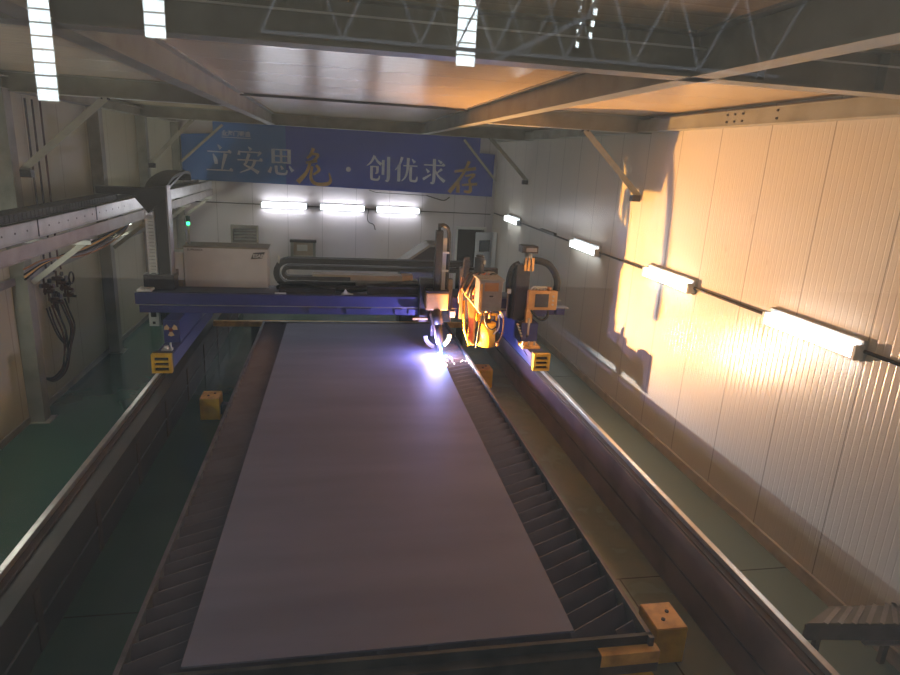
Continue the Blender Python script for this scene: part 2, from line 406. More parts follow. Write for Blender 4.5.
# ------------------------------------------------------------------ banner with lettering
BY = 19.0
ban = thing('slogan_banner', 'long blue banner with white and gold Chinese characters on the back wall', 'banner', (.3, BY, 3.0))
MB().prism([(-4.12, 3.07), (-2.0, 3.06), (.3, 3.04), (2.5, 3.0), (4.68, 2.97), (4.68, 4.20), (4.22, 4.22), (4.22, 4.66), (-3.28, 4.66), (-3.28, 4.33), (-4.12, 4.27)], 1, BY, BY+.02).build('banner_sheet', 'banner', ban)
def stroke(m, pts, widths, ox, oz, sc_):
    """a brush stroke: ribbon of varying width in a 0..100 square"""
    P = [Vector((p[0], p[1])) for p in pts]
    if len(P) == 2: P = [P[0], (P[0]+P[1])/2, P[1]]; widths = [widths[0], (widths[0]+widths[-1])/2, widths[-1]]
    while len(widths) < len(P): widths = list(widths)+[widths[-1]]
    # subdivide
    Q, W = [], []
    n = len(P)
    for i in range(n-1):
        p0, p1, p2, p3 = P[max(i-1,0)], P[i], P[i+1], P[min(i+2,n-1)]
        for k in range(5):
            u = k/5
            Q.append(.5*((2*p1)+(p2-p0)*u+(2*p0-5*p1+4*p2-p3)*u*u+(3*p1-p0-3*p2+p3)*u**3)); W.append(widths[i]*(1-u)+widths[i+1]*u)
    Q.append(P[-1]); W.append(widths[-1])
    L, R = [], []
    for i, q in enumerate(Q):
        t = (Q[min(i+1, len(Q)-1)]-Q[max(i-1, 0)]).normalized(); nrm = Vector((-t.y, t.x))
        L.append(q+nrm*W[i]/2); R.append(q-nrm*W[i]/2)
    def V(q, y): return m.b.verts.new((ox+q.x/100*sc_, y, oz+q.y/100*sc_))
    y0, y1 = BY-.012, BY+.002
    lf, rf = [V(q, y0) for q in L], [V(q, y0) for q in R]; lb, rb = [V(q, y1) for q in L], [V(q, y1) for q in R]
    for i in range(len(Q)-1):
        m.b.faces.new((lf[i], lf[i+1], rf[i+1], rf[i])); m.b.faces.new((lb[i], lf[i], lf[i+1], lb[i+1])[::-1]); m.b.faces.new((rf[i], rb[i], rb[i+1], rf[i+1])[::-1])
    m.b.faces.new((lf[0], rf[0], rb[0], lb[0])); m.b.faces.new((lf[-1], lb[-1], rb[-1], rf[-1]))
H, Vv = 5, 13      # thin horizontals, thick verticals, as in a Song face
def corner(x, y): return ([(x-8, y+1), (x, y+7)], [2, 9])
CH = {
'立': [([(46,100),(58,86)],[3,14]), ([(8,74),(92,74)],[H,H]), ([(84,81),(94,72)],[9,9]), ([(28,66),(36,45),(38,28)],[4,14,11]), ([(74,68),(62,25),(58,8)],[15,8,4]), ([(2,6),(98,6)],[H,H]), ([(88,13),(98,5)],[9,9])],
'安': [([(46,100),(56,88)],[4,13]), ([(12,84),(10,68)],[4,12]), ([(12,80),(90,80)],[H,H]), ([(92,82),(80,66)],[12,3]), ([(48,74),(36,40),(30,32),(55,20),(82,4)],[12,9,6,9,14]), ([(70,52),(55,22),(12,2)],[12,8,3]), ([(4,50),(96,50)],[H,H]), ([(88,57),(97,49)],[9,9])],
'思': [([(20,96),(20,42)],[Vv,Vv]), ([(80,96),(80,42)],[Vv,Vv]), ([(20,94),(80,94)],[H,H]), ([(20,70),(80,70)],[H,H]), ([(20,46),(80,46)],[H,H]), ([(50,94),(50,46)],[9,9]), ([(12,28),(4,6)],[6,14]), ([(30,34),(32,10),(40,4),(66,4),(72,18)],[11,11,9,9,4]), ([(48,34),(56,20)],[5,12]), ([(80,34),(94,14)],[5,14])],
'创': [([(34,100),(20,74),(2,58)],[12,8,3]), ([(34,96),(46,78),(62,66)],[4,10,13]), ([(22,58),(22,12),(28,4),(50,4),(56,20)],[11,11,9,9,4]), ([(22,56),(46,56)],[H,H]), ([(46,58),(46,34),(38,28)],[11,10,4]), ([(70,84),(70,24)],[Vv-2,Vv-2]), ([(92,98),(92,8),(80,2)],[Vv,Vv,4])],
'优': [([(30,100),(20,70),(2,46)],[12,8,3]), ([(18,68),(18,0)],[Vv,Vv]), ([(36,66),(96,66)],[H,H]), ([(56,98),(54,50),(46,20),(30,2)],[12,10,8,3]), ([(68,62),(68,12),(76,5),(92,6),(96,24)],[11,11,9,10,4]), ([(72,94),(84,80)],[4,13])],
'求': [([(6,74),(94,74)],[H,H]), ([(86,81),(95,73)],[9,9]), ([(50,100),(50,8),(36,2)],[Vv,Vv,4]), ([(16,58),(28,44)],[4,13]), ([(4,14),(38,36)],[12,5]), ([(84,60),(62,42)],[12,4]), ([(54,56),(70,30),(98,8)],[4,9,14]), ([(66,96),(82,84)],[4,13])],
'危': [([(44,112),(36,92),(24,80)],[10,9,6]), ([(32,94),(58,92),(42,72),(20,66)],[6,10,8,8]), ([(20,66),(56,74)],[8,10]), ([(34,70),(22,36),(-6,4)],[9,10,16]), ([(52,60),(62,46),(44,30)],[8,10,6]), ([(40,56),(36,20),(50,2),(84,2),(98,12),(94,38)],[7,10,11,12,10,3])],
'存': [([(6,70),(84,84)],[9,12]), ([(58,108),(36,60),(-10,-4)],[11,9,15]), ([(22,44),(22,-4)],[9,14]), ([(46,56),(80,62),(60,42)],[6,10,6]), ([(62,44),(68,4),(44,2)],[8,13,8]), ([(36,24),(92,30)],[7,10])],
}
CS = .72
for ch, px, pz, s, mt in (('立', -3.50, 3.32, CS, 'ink_white'), ('安', -2.69, 3.31, CS, 'ink_white'), ('思', -1.84, 3.32, CS, 'ink_white'), ('危', -.98, 3.10, .88, 'ink_gold'),
                          ('创', .90, 3.29, .69, 'ink_white'), ('优', 1.72, 3.29, .69, 'ink_white'), ('求', 2.53, 3.29, .69, 'ink_white'), ('存', 3.44, 3.08, .82, 'ink_gold')):
    m = MB()
    for pts, w in CH[ch]: stroke(m, pts, w, px, pz, s)
    m.build('character', mt, ban)
MB().cyl((.39, BY-.01, 3.56), (.39, BY+.002, 3.56), .07, 20).build('separator_dot', 'ink_white', ban)
def text_mesh(name, body, size, loc, m, parent, yrot=0, shear=0, off=0.0):
    cu = bpy.data.curves.new(name+'_curve', 'FONT'); cu.body = body; cu.size = size; cu.extrude = .002; cu.shear = shear; cu.offset = off
    tmp = bpy.data.objects.new(name, cu); COL.objects.link(tmp)
    dg = bpy.context.evaluated_depsgraph_get(); me = bpy.data.meshes.new_from_object(tmp.evaluated_get(dg))
    bpy.data.objects.remove(tmp); me.transform(Matrix.Rotation(PI/2, 4, 'X'))
    root = parent; offv = Vector((0,0,0))
    while root is not None: offv += root.location; root = root.parent
    me.transform(Matrix.Translation(Vector(loc)-offv))
    o = bpy.data.objects.new(name, me); COL.objects.link(o); o.parent = parent; me.materials.clear(); me.materials.append(M[m]); return o
text_mesh('small_heading', '业海门锻造', .155, (-3.06, BY-.008, 4.30), 'ink_white', ban, off=.002)
MB().box(-3.06, -2.28, BY-.008, BY+.002, 4.24, 4.255).build('underline', 'ink_white', ban)

# ------------------------------------------------------------------ fluorescent lamps
def fixture_back(x, lab):
    t = thing('fluorescent_lamp', lab, 'lamp', (x, YB, 2.44), 'batten lamps on the back wall')
    MB().box(x-.66, x+.66, YB-.045, YB, 2.37, 2.55).build('housing', 'lamp_shell', t, .008)
    MB().cyl((x-.62, YB-.115, 2.455), (x+.62, YB-.115, 2.455), .062, 14).build('tube', 'tube', t)
    for s in (-1, 1): MB().box(x+s*.64-.02, x+s*.64+.02, YB-.17, YB-.04, 2.40, 2.51).build('end_cap', 'lamp_shell', t)
    return t
for x, lab in ((-1.42, 'lit tube lamp on the back wall, left of the three'), (-.02+.3-.05, 'lit tube lamp on the back wall, middle of the three'), (1.86, 'lit tube lamp on the back wall, right of the three')):
    fixture_back(x, lab)
proto = None
def fixture_side(y, x, s, lab, grp, L=1.26, z=2.48):
    """s = direction from wall into the room"""
    t = thing('fluorescent_lamp', lab, 'lamp', (x, y, z), grp)
    xa, xb = sorted((x, x+s*.05)); 
    MB().box(xa, xb, y-L/2-.03, y+L/2+.03, z-.065, z+.14).build('housing', 'lamp_shell', t, .01)
    for dz in (-.012, .05):
        MB().cyl((x+s*.085, y-L/2, z+dz), (x+s*.085, y+L/2, z+dz), .034, 12).build('tube', 'tube2' if s < 0 else 'tube3', t)
    for e in (-1, 1):
        xa, xb = sorted((x+s*.03, x+s*.13)); MB().box(xa, xb, y+e*(L/2+.015)-.02, y+e*(L/2+.015)+.02, z-.05, z+.09).build('end_cap', 'offwhite', t, .006)
    return t
for y, lab in ((5.42, 'lit twin tube lamp on the right wall, nearest and largest of the four'), (8.3, 'lit twin tube lamp on the right wall, second nearest, beside the hook shadows'),
               (11.5, 'lit tube lamp on the right wall, third from the glass'), (16.7, 'lit tube lamp on the right wall, farthest and smallest')):
    fixture_side(y, XR, -1, lab, 'tube lamps along the right wall')
for y, lab in ((2.2, 'unseen fill lamp added on the left wall beside the viewing window'), (5.1, 'unseen fill lamp added on the left wall, just left of the view'), (8.15, 'tube lamp on the left wall, its end just showing at the left edge'), (13.8, 'tube lamp on the left wall hidden behind the cable track'), (17.0, 'tube lamp on the left wall near the far corner, behind the cable track')):  # the first two lamps are unseen, added as fill light
    fixture_side(y, XL, 1, lab, 'tube lamps along the left wall', 1.2, 2.36)
c = MB().tube([(XR-.03, 1.5, 2.52), (XR-.03, 18.9, 2.50)], .018, 8)
tag(c.build('wall_conduit', 'trunk'), 'thin dark conduit joining the tube lamps on the right wall', 'conduit')
c = MB().box(XR-.06, XR, 13.3, 14.3, 2.50, 2.56)
tag(c.build('junction_strip', 'trunk'), 'dark cable strip between the two far lamps on the right wall', 'cable trunking')
c = MB().tube([(-4.2, YB-.03, 2.47), (4.7, YB-.03, 2.44)], .014, 8)
tag(c.build('wall_conduit', 'trunk'), 'thin dark conduit joining the tube lamps on the back wall', 'conduit')
c = MB().tube(smooth([(1.0, YB-.04, 2.44), (.95, YB-.05, 2.2), (1.0, YB-.05, 2.05), (1.16, YB-.05, 2.02), (1.2, YB-.05, 1.85)]), .014, 8)
tag(c.build('hanging_cable', 'black'), 'short loose cable hanging below the back wall lamps', 'cable')
c = MB().tube(smooth([(2.7, YB-.04, 2.92), (3.0, YB-.06, 2.84), (3.25, YB-.06, 2.78), (3.4, YB-.05, 2.9)]), .016, 8).tube([(1.0, YB-.03, 3.0), (1.2, YB-.04, 2.94), (2.7, YB-.04, 2.92)], .01, 6)
tag(c.build('hanging_cable', 'black'), 'thin sagging cable just under the banner', 'cable')
# boxes on the back wall
t = thing('wall_vent_box', 'grey framed box on the back wall above the white cabinet', 'vent', (-2.54, YB, 1.2))
m = MB(); m.box(-2.92, -2.86, YB-.14, YB, 1.22, 1.86); m.box(-2.22, -2.16, YB-.14, YB, 1.22, 1.86); m.box(-2.86, -2.22, YB-.14, YB, 1.78, 1.86); m.box(-2.86, -2.22, YB-.14, YB, 1.22, 1.38)
m.build('frame', 'steel_grey', t); MB().box(-2.86, -2.22, YB-.04, YB, 1.38, 1.78).build('panel', 'grey', t)
m = MB()
for i in range(4): m.obox((-2.54, YB-.08, 1.45+i*.09), (.3, 0, 0), (0, .03, .015), (0, -.003, .005))
m.build('louvre', 'aluminium', t); MB().box(-2.88, -2.20, YB-.16, YB-.14, 1.22, 1.36).build('lower_strip', 'offwhite', t)
t = thing('wall_vent_box', 'dark topped framed box on the back wall above the cable chain bend', 'vent', (-.92, YB, .9))
m = MB(); m.box(-1.26, -1.18, YB-.16, YB, .95, 1.5); m.box(-.62, -.54, YB-.16, YB, .95, 1.5); m.box(-1.18, -.62, YB-.16, YB, .95, 1.02)
m.build('frame', 'steel_grey', t); MB().box(-1.28, -.52, YB-.18, YB, 1.42, 1.5).build('hood', 'darkmetal', t)
MB().box(-1.18, -.62, YB-.04, YB, 1.02, 1.42).build('panel', 'beige', t); MB().box(-1.08, -.78, YB-.07, YB-.04, 1.16, 1.34).build('label_plate', 'offwhite', t)

# ------------------------------------------------------------------ cable track on the left wall
TX = -3.3
tr = thing('cable_track', 'long aluminium cable track raised along the left wall', 'cable track', (TX, 9.5, 2.68))
MB().box(TX-.015, TX, YF+.3, 18.6, 2.90, 3.10).box(TX-.06, TX, YF+.3, 18.6, 3.085, 3.10).box(TX-.05, TX+.012, YF+.3, 18.6, 2.893, 2.905).build('upper_profile', 'aluminium', tr)
MB().box(TX-.02, TX-.006, YF+.3, 18.75, 2.70, 2.855).box(TX-.06, TX+.005, YF+.3, 18.75, 2.693, 2.705).build('lower_profile', 'aludull', tr)
y = 4.0
while y < 11.2:
    MB().cyl((TX+.004, y, 3.0), (TX-.004, y, 3.0), .012, 6).build('rivet', 'darkmetal', tr); y += .28
for y in (7.9, 9.75): MB().box(TX, TX+.006, y, y+.02, 2.9, 3.1).build('joint_strip', 'darkmetal', tr)
MB().box(TX-.34, TX-.015, YF+.3, 18.6, 2.88, 2.90).box(TX-.36, TX-.34, YF+.3, 18.6, 2.88, 3.1).build('tray', 'darkmetal', tr)
for yy in (3.4, 9.46, 12.85, 15.75, 18.5):
    MB().box(XL+.207, TX+.01, yy-.045, yy+.045, 2.655, 2.672).box(XL+.207, TX+.01, yy-.045, yy-.038, 2.60, 2.672).build('support_arm', 'offwhite', tr)
    MB().bar((XL+.235, yy, 2.05), (TX-.06, yy, 2.64), .07, .05, (0, 1, 0)).build('support_brace', 'brace', tr)
# drag chain lying in the track, up to the mast
ch = thing('drag_chain', 'black drag chain lying along the raised track on the left', 'drag chain', (TX-.18, 6, 2.9))
m = MB(); y = YF+.4
while y < 10.8:
    m.box(TX-.31, TX-.05, y, y+.085, 2.905, 3.19); y += .1
m.build('links', 'darkchain', ch)
m = MB(); pts = [(-2.82, 10.98, 3.26), (-2.86, 11.4, 3.38), (-2.9, 12.0, 3.45), (-2.95, 12.8, 3.49), (-3.0, 13.6, 3.48), (-3.02, 13.9, 3.42), (-3.02, 13.9, 3.3)]
pp = smooth(pts, 2)
for a, b in zip(pp, pp[1:]): m.bar(a, a+(b-a)*.92, .32, .05, (0,0,1) if abs((b-a).normalized().z)<.95 else (0,1,0))
m.build('loop', 'darkchain', ch)
MB().bar((-2.86, 11.2, 3.1), (-2.9, 13.5, 3.5), .04, .04).build('loop_strut', 'darkmetal', ch)

# ------------------------------------------------------------------ gas supply on the left wall
g = thing('gas_manifold', 'cluster of gas regulators, valves and looping hoses on the left wall', 'gas manifold', (-4.25, 10.4, 1.6))
for i, (yy) in enumerate((10.3, 10.52, 10.78)):
    MB().tube([(-4.27, yy, 4.5), (-4.27, yy, 2.2), (-4.24, yy, 2.0)], .015, 8).build('pipe', 'darkmetal' if i < 2 else 'red', g)
MB().box(-4.33, -4.28, 9.8, 10.7, 1.95, 2.0).build('mounting_rail', 'steel_grey', g)
rr = random.Random(3)
for i in range(8):
    yy = 10.05+.11*i+rr.uniform(-.03, .03); zz = 1.88-.11*(i % 4)+.05*(i//4)+rr.uniform(-.04, .04)
    r = MB().cyl((-4.26, yy, zz), (-4.12, yy, zz), .033, 10).cyl((-4.2, yy, zz-.13), (-4.2, yy, zz+.12), .016, 8).cyl((-4.17, yy-.07, zz+.04), (-4.17, yy+.07, zz+.04), .012, 8).build('regulator', 'brass', g)
    MB().cyl((-4.15, yy+.03, zz+.07), (-4.12, yy+.03, zz+.07), .036, 14).build('gauge', 'grey' if i % 2 else 'darkmetal', r)
    MB().cyl((-4.12, yy-.03, zz-.01), (-4.07, yy-.03, zz-.01), .02, 8).build('valve_knob', 'red' if i % 3 == 0 else 'black', r)
MB().tube(arcpts((-4.12, 10.82, 1.86), .09, 0, 2*PI, 20, 'yz'), .014, 6, cap=False).build('hand_wheel', 'darkmetal', g)
for i in range(8):
    y0 = 10.02 + .095*i; k1 = rr.uniform(-.1, .12); k2 = rr.uniform(.25, .5)
    pts = smooth([(-4.2, y0, 1.55), (-4.16, y0-.02+k1, 1.32), (-4.1, y0+k1, 1.08), (-4.08, 9.9+k2, .82), (-4.12, 9.95+k2*.7, .60-.02*i), (-4.15, 9.85, .50-.01*i), (-4.2, 9.72, .56)], 3)
    MB().tube(pts, .013, 6).build('hose', ('black', 'darkmetal', 'red', 'black')[i % 4], g)
m = MB()
pts = smooth([(-4.28, 9.75, 2.2), (-4.26, 9.7, 1.7), (-4.27, 9.8, 1.2)], 2); m.tube(pts, .014, 6)
pts = smooth([(-4.28, 9.68, 2.3), (-4.27, 9.64, 1.7), (-4.27, 9.7, .9)], 2); m.tube(pts, .014, 6)
m.build('wire', 'black', g)
# loose cables crossing under the track
lc = thing('loose_cable_bundle', 'loose yellow and black cables sagging under the raised track', 'cable', (-3.8, 10.2, 2.4))
for i in range(5):
    o = .035*i
    MB().tube(smooth([(-3.42, 11.6, 2.66), (-3.5+o, 11.0, 2.60-o*.5), (-3.75+o*.4, 10.3, 2.42-o), (-4.0, 9.7, 2.3+o*.4), (-4.12, 9.3, 2.12+o)], 3), .014, 6).build('cable', ('black', 'yellow2', 'black', 'grey', 'copper')[i], lc)

# ------------------------------------------------------------------ rail girders
def girder(inner, outer, railx, label):
    s = 1 if outer > inner else -1
    t = thing('rail_girder', label, 'rail girder', ((inner+outer)/2, 9.0, 0))
    a, b = sorted((inner, outer)); b1, a1 = b, a
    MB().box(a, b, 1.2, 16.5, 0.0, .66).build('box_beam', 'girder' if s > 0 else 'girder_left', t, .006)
    m = MB()
    xa, xb = sorted((inner-s*.012, inner)); m.box(xa, xb, 1.2, 16.5, .30, .312); m.build('weld_seam', 'rim', t)
    m = MB(); m.box(min(outer, outer-s*.14)+0, max(outer, outer-s*.14), 1.2, 16.5, .66, .68); m.build('rail_bed', 'girderside', t)
    MB().box(railx-.028, railx+.028, 1.2, 16.5, .68, .735).build('rail', 'rail', t, .006)
    return t
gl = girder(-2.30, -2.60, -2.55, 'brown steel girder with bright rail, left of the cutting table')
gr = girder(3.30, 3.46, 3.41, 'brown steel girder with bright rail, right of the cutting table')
y = 2.0
while y < 16: MB().obox((-2.294, y, .3), (.006, 0, 0), (0, .05, .0), (0, 0, .27)).build('gusset', 'girderside', gl); y += 1.35
t = thing('cross_member', 'yellowish bar lying across behind the table between the girders', 'bar', (.5, 12.45, .6))
MB().box(-2.3, 3.3, 12.42, 12.52, .64, .745).build('bar', 'yellow2', t, .005)
for px in (-1.6, 2.5): MB().box(px, px+.15, 12.44, 12.5, 0, .64).build('post', 'tabledark', t)

# ------------------------------------------------------------------ cutting table
TL, TR, TY0, TY1, TZ = -1.345, 2.25, 3.40, 12.2, .80
tb = thing('cutting_table', 'long dark slatted cutting table under the steel plate', 'cutting table', ((TL+TR)/2, 7.8, 0))
MB().box(TL, TL+.035, TY0, TY1, .25, TZ+.01).box(TR-.035, TR, TY0, TY1, .25, TZ+.01).box(TL, TR, TY1-.04, TY1, .25, TZ+.01).build('side_rim', 'rim', tb)
MB().box(TL, TR, TY0+.03, TY0+.06, .30, TZ+.01).build('front_rim', 'tabledark', tb)
MB().box(TL-.02, 1.84, TY0-.05, TY0+.028, .56, .74).build('front_beam', 'tabledark', tb, .004)
MB().box(1.84, TR+.03, TY0-.05, TY0+.028, .64, .74).build('front_beam_yellow_end', 'yellow2', tb, .004)
MB().box(1.84, TR+.03, TY0-.045, TY0+.028, .56, .64).build('front_beam_lower_end', 'rim', tb)
MB().box(1.42, TR+.0, TY0-.14, TY0+.02, .30, .55).build('front_foot', 'yellow', tb, .004)
MB().box(TL+.04, TR-.04, TY0+.06, TY1-.05, .28, .36).build('slag_tray', 'dark_recess', tb)
MB().box(TL+.1, TL+.3, TY0+.3, TY1-.3, 0.0, .28).box(TR-.3, TR-.1, TY0+.3, TY1-.3, 0.0, .28).build('base', 'tabledark', tb)
dx = TR-TL-.08; sl = .50; xa, xb = TL+.04, TR-.04
y = TY0-1.75; cnt = 0
while y < TY1-.08:
    # slat line from (xa,y) to (xb,y+dx*sl), clipped to the table
    y0, y1 = y, y+dx*sl; x0, x1 = xa, xb
    if y0 < TY0+.09: x0 = xa+(TY0+.09-y0)/sl; y0 = TY0+.09
    if y1 > TY1-.07: x1 = xa+(TY1-.07-y)/sl; y1 = TY1-.07
    if x1-x0 > .08:
        jit = random.uniform(-.008, .004)
        m = MB()
        d = Vector((x1-x0, y1-y0, 0)); n = Vector((-d.y, d.x, 0)).normalized()
        # leaning plate: top edge behind, foot in front
        c = Vector(((x0+x1)/2, (y0+y1)/2, .70+jit))
        m.obox(c, d/2, n*.003+Vector((0,0,.0)), n*.042+Vector((0,0,.095)))
        m.build('slat', 'slat', tb); cnt += 1
    y += .172
# yellow foot blocks outside the table
def foot_block(x, y, label):
    t = thing('foot_block', label, 'foot block', (x, y, 0))
    MB().box(x-.14, x+.14, y-.16, y+.16, 0, .34).build('block', 'yellow', t, .008)
    MB().box(x-.135, x+.135, y-.155, y+.155, .34, .352).build('cap', 'yellow2', t, .003)
    m = MB(); m.cyl((x-.03, y-.05, .352), (x-.03, y-.05, .362), .018, 8).cyl((x+.05, y+.04, .352), (x+.05, y+.04, .362), .018, 8); m.build('bolt', 'darkmetal', t)
    s = -1 if x > 0 else 1
    MB().box(min(x+s*.14, x+s*.3), max(x+s*.14, x+s*.3), y-.07, y+.07, .05, .2).build('arm', 'tabledark', t)
foot_block(2.78, 4.13, 'yellow foot block at the near right corner of the table')
foot_block(-1.84, 9.5, 'yellow foot block on the floor left of the table')
foot_block(2.72, 10.75, 'yellow foot block right of the table under the torch heads')

# steel plate with kerf
pl = thing('steel_plate', 'huge flat grey steel plate lying on the slats being cut', 'steel plate', (.4, 7.8, .815))
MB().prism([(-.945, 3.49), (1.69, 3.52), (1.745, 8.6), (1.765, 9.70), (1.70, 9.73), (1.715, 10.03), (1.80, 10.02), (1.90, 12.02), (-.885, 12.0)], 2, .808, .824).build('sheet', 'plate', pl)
k = MB().tube([(1.775, 9.45, .822), (1.735, 9.72, .824), (1.72, 10.02, .825)], .012, 6).build('hot_kerf', 'molten', pl)

# ------------------------------------------------------------------ gantry
GY = 10.5
ga = thing('cutting_gantry', 'blue gantry bridge on two legs spanning the cutting table', 'gantry', (.5, GY+.25, .735))
MB().box(-3.11, 3.72, GY, GY+.5, 1.515, 1.70).build('bridge_beam', 'blue', ga, .008)
MB().box(-3.06, 3.72, GY+.02, GY+.48, 1.375, 1.50).build('lower_beam', 'blue', ga, .006)
MB().box(-3.10, 3.72, GY+.004, GY+.45, 1.50, 1.515).build('guide_rail', 'rail', ga)
MB().box(-3.0, 3.6, GY+.05, GY+.5, 1.70, 1.712).build('top_cover', 'bluegrey', ga)
MB().box(-3.08, -2.86, GY+.02, GY+.28, 1.712, 1.75).build('end_bracket', 'offwhite', ga, .01)
for i in range(2):
    MB().box(3.73+i*.2, 3.90+i*.2, GY+.05, GY+.2, 1.40, 1.52).build('end_box', 'blue', ga, .008)
MB().box(3.5, 4.16, GY+.03, GY+.22, 1.525, 1.535).build('end_shelf', 'grey', ga)
for x0, x1 in ((-.42, .05), (.2, .62), (1.25, 1.52), (1.02, 1.14)):
    MB().box(x0, x1, GY-.02, GY+.02, 1.39, 1.49).build('cover_plate', 'blue', ga, .004)
for (xa, xb, s) in ((-2.60, -2.36, 1), (3.16, 3.45, -1)):
    MB().prism([(GY-.45, 1.0), (GY-.45, 1.375), (GY+1.3, 1.375), (GY+1.3, 1.0), (GY+1.3, .92), (GY-.85, .92)], 0, xa, xb).build('leg', 'blue', ga, .006)
    c = (xa+xb)/2+.02 if s > 0 else (xa+xb)/2
    MB().box(c-.13, c+.13, 9.42, 12.6, .80, 1.02).build('bogie', 'blue', ga, .008)
    MB().box(c-.135, c+.135, 9.36, 9.43, .82, 1.07).build('bogie_nose', 'darkmetal', ga, .006)
    w = MB()
    for yy in (9.75, 12.2): w.cyl((c-.06, yy, .80), (c+.06, yy, .80), .065, 18)
    w.build('wheel', 'darkmetal', ga)
    # yellow slotted bumper
    b = MB(); x0, x1 = c-.138, c+.138; y0, y1 = 9.28, 9.36
    b.box(x0, x0+.04, y0, y1, .775, 1.06); b.box(x1-.04, x1, y0, y1, .775, 1.06)
    for z0, z1 in ((1.015, 1.06), (.935, .962), (.86, .887), (.775, .81)): b.box(x0+.04, x1-.04, y0, y1, z0, z1)
    bo = b.build('bumper', 'yellow', ga)
    MB().box(x0+.02, x1-.02, y1-.03, y1-.005, .79, 1.04).build('bumper_backing', 'black', bo)
MB().cyl((-2.46, 9.6, 1.02), (-2.46, 9.6, 1.10), .035, 10).cyl((-2.40, 9.62, 1.02), (-2.40, 9.62, 1.14), .015, 8).box(-2.52, -2.38, 9.55, 9.68, 1.02, 1.05).build('rail_wiper', 'aluminium', ga)
MB().box(3.1, 3.4, 9.7, 10.0, 1.021, 1.06).build('orange_plate', 'yellow2', ga)
m = MB()
for x in (3.12, 3.22, 3.32): m.cyl((x, 9.78, 1.06), (x, 9.78, 1.13), .018, 8)
m.build('bolt', 'aluminium', ga)
# trefoil sign on the left leg
hz = MB()
cx, cz, yy = -2.49, 1.22, GY-.456
for k_ in range(3):
    a = PI/2*3 + k_*2*PI/3
    pts = [(cx+.035*math.cos(a-.5), cz+.035*math.sin(a-.5)), (cx+.10*math.cos(a-.5), cz+.10*math.sin(a-.5)), (cx+.105*math.cos(a), cz+.105*math.sin(a)), (cx+.10*math.cos(a+.5), cz+.10*math.sin(a+.5)), (cx+.035*math.cos(a+.5), cz+.035*math.sin(a+.5))]
    hz.prism(pts, 1, yy, yy+.006)
h = hz.build('warning_trefoil', 'hazard', ga)
MB().cyl((cx, yy-.002, cz), (cx, yy+.006, cz), .032, 12).build('trefoil_centre', 'hazardred', ga)
m = MB().box(-3.02, -2.86, GY+.35, GY+.5, 1.06, 1.37); m.build('limit_switch_box', 'offwhite', ga, .01)
m = MB().box(-2.98, -2.90, GY+.335, GY+.35, 1.22, 1.31).box(-2.96, -2.92, GY+.335, GY+.35, 1.10, 1.14); m.build('switch_knob', 'black', ga)
m = MB().box(-2.82, -2.74, GY+.3, GY+.45, 1.10, 1.37); m.build('switch_bracket', 'black', ga)
# rear platform carrying cabinet
MB().box(-2.9, 2.5, GY+.5, GY+1.75, 1.45, 1.50).build('rear_platform', 'bluegrey', ga)
# mast on the left end
MB().box(-2.80, -2.61, GY+.28, GY+.48, 1.71, 3.30).build('mast', 'darkchain', ga, .008)
MB().box(-2.61, -2.585, GY+.26, GY+.50, 1.71, 3.36).build('mast_edge', 'grey', ga)
MB().box(-3.02, -2.55, GY+.22, GY+.5, 1.712, 1.95).build('mast_foot', 'darkmetal', ga, .01)
MB().prism([(-3.62, 3.20), (-3.62, 3.31), (-3.0, 3.31), (-2.6, 3.34), (-2.6, 3.18), (-2.88, 2.93), (-3.1, 3.20)], 1, GY+.25, GY+.5).build('mast_arm', 'darkchain', ga)
m = MB(); z = 1.97
while z < 2.9: m.box(-2.93, -2.83, GY+.30, GY+.36, z, z+.04); z += .055
m.box(-2.945, -2.93, GY+.28, GY+.38, 1.95, 2.95); m.box(-2.83, -2.815, GY+.28, GY+.38, 1.95, 2.95)
m.build('perforated_duct', 'offwhite', ga)

# ------------------------------------------------------------------ white cabinet on the platform
CYF = 11.6
cb = thing('control_cabinet', 'large white control cabinet with dark logo standing behind the gantry', 'cabinet', (-1.9, 11.9, 1.5))
MB().box(-2.58, -1.18, CYF, 12.1, 1.56, 2.28).build('body', 'white', cb, .01)
MB().box(-2.60, -1.16, CYF-.01, 12.12, 2.28, 2.31).build('lid', 'steel_grey', cb)
MB().box(-2.5, -1.25, CYF+.02, 12.05, 1.50, 1.56).build('plinth', 'darkmetal', cb)
lg = MB().prism([(-1.46, 2.10), (-1.41, 2.215), (-1.21, 2.235), (-1.26, 2.12)], 1, CYF-.006, CYF+.0)
lg.build('logo_badge', 'logo', cb)
text_mesh('logo_letters', 'ESAB', .085, (-1.425, CYF-.009, 2.135), 'logowhite', cb, shear=.2, off=.002)
text_mesh('model_lettering', 'SUPRAREX', .055, (-2.52, CYF-.006, 2.225), 'logo', cb)
tb2 = thing('side_cabinet', 'small narrow white box beside the large white cabinet', 'cabinet', (-2.7, 11.7, 1.5))
MB().box(-2.82, -2.60, CYF, 11.95, 1.70, 2.19).build('body', 'white', tb2, .008)
MB().box(-2.74, -2.68, CYF-.006, CYF, 1.78, 1.9).build('latch', 'grey', tb2)
MB().box(-2.76, -2.63, CYF+.05, 11.9, 1.50, 1.69).build('stand', 'beige', tb2)
bc = thing('signal_beacon', 'green lit signal light on a thin pole above the white cabinet', 'signal light', (-2.53, 11.85, 2.31))
MB().cyl((-2.53, 11.85, 2.31), (-2.53, 11.85, 2.64), .018, 10).build('pole', 'aluminium', bc)
MB().cyl((-2.53, 11.85, 2.64), (-2.53, 11.85, 2.69), .03, 14).build('lit_lens', 'green_lamp', bc)
MB().cyl((-2.53, 11.85, 2.70), (-2.53, 11.85, 2.80), .037, 14).build('dark_lens', 'green_dark', bc)

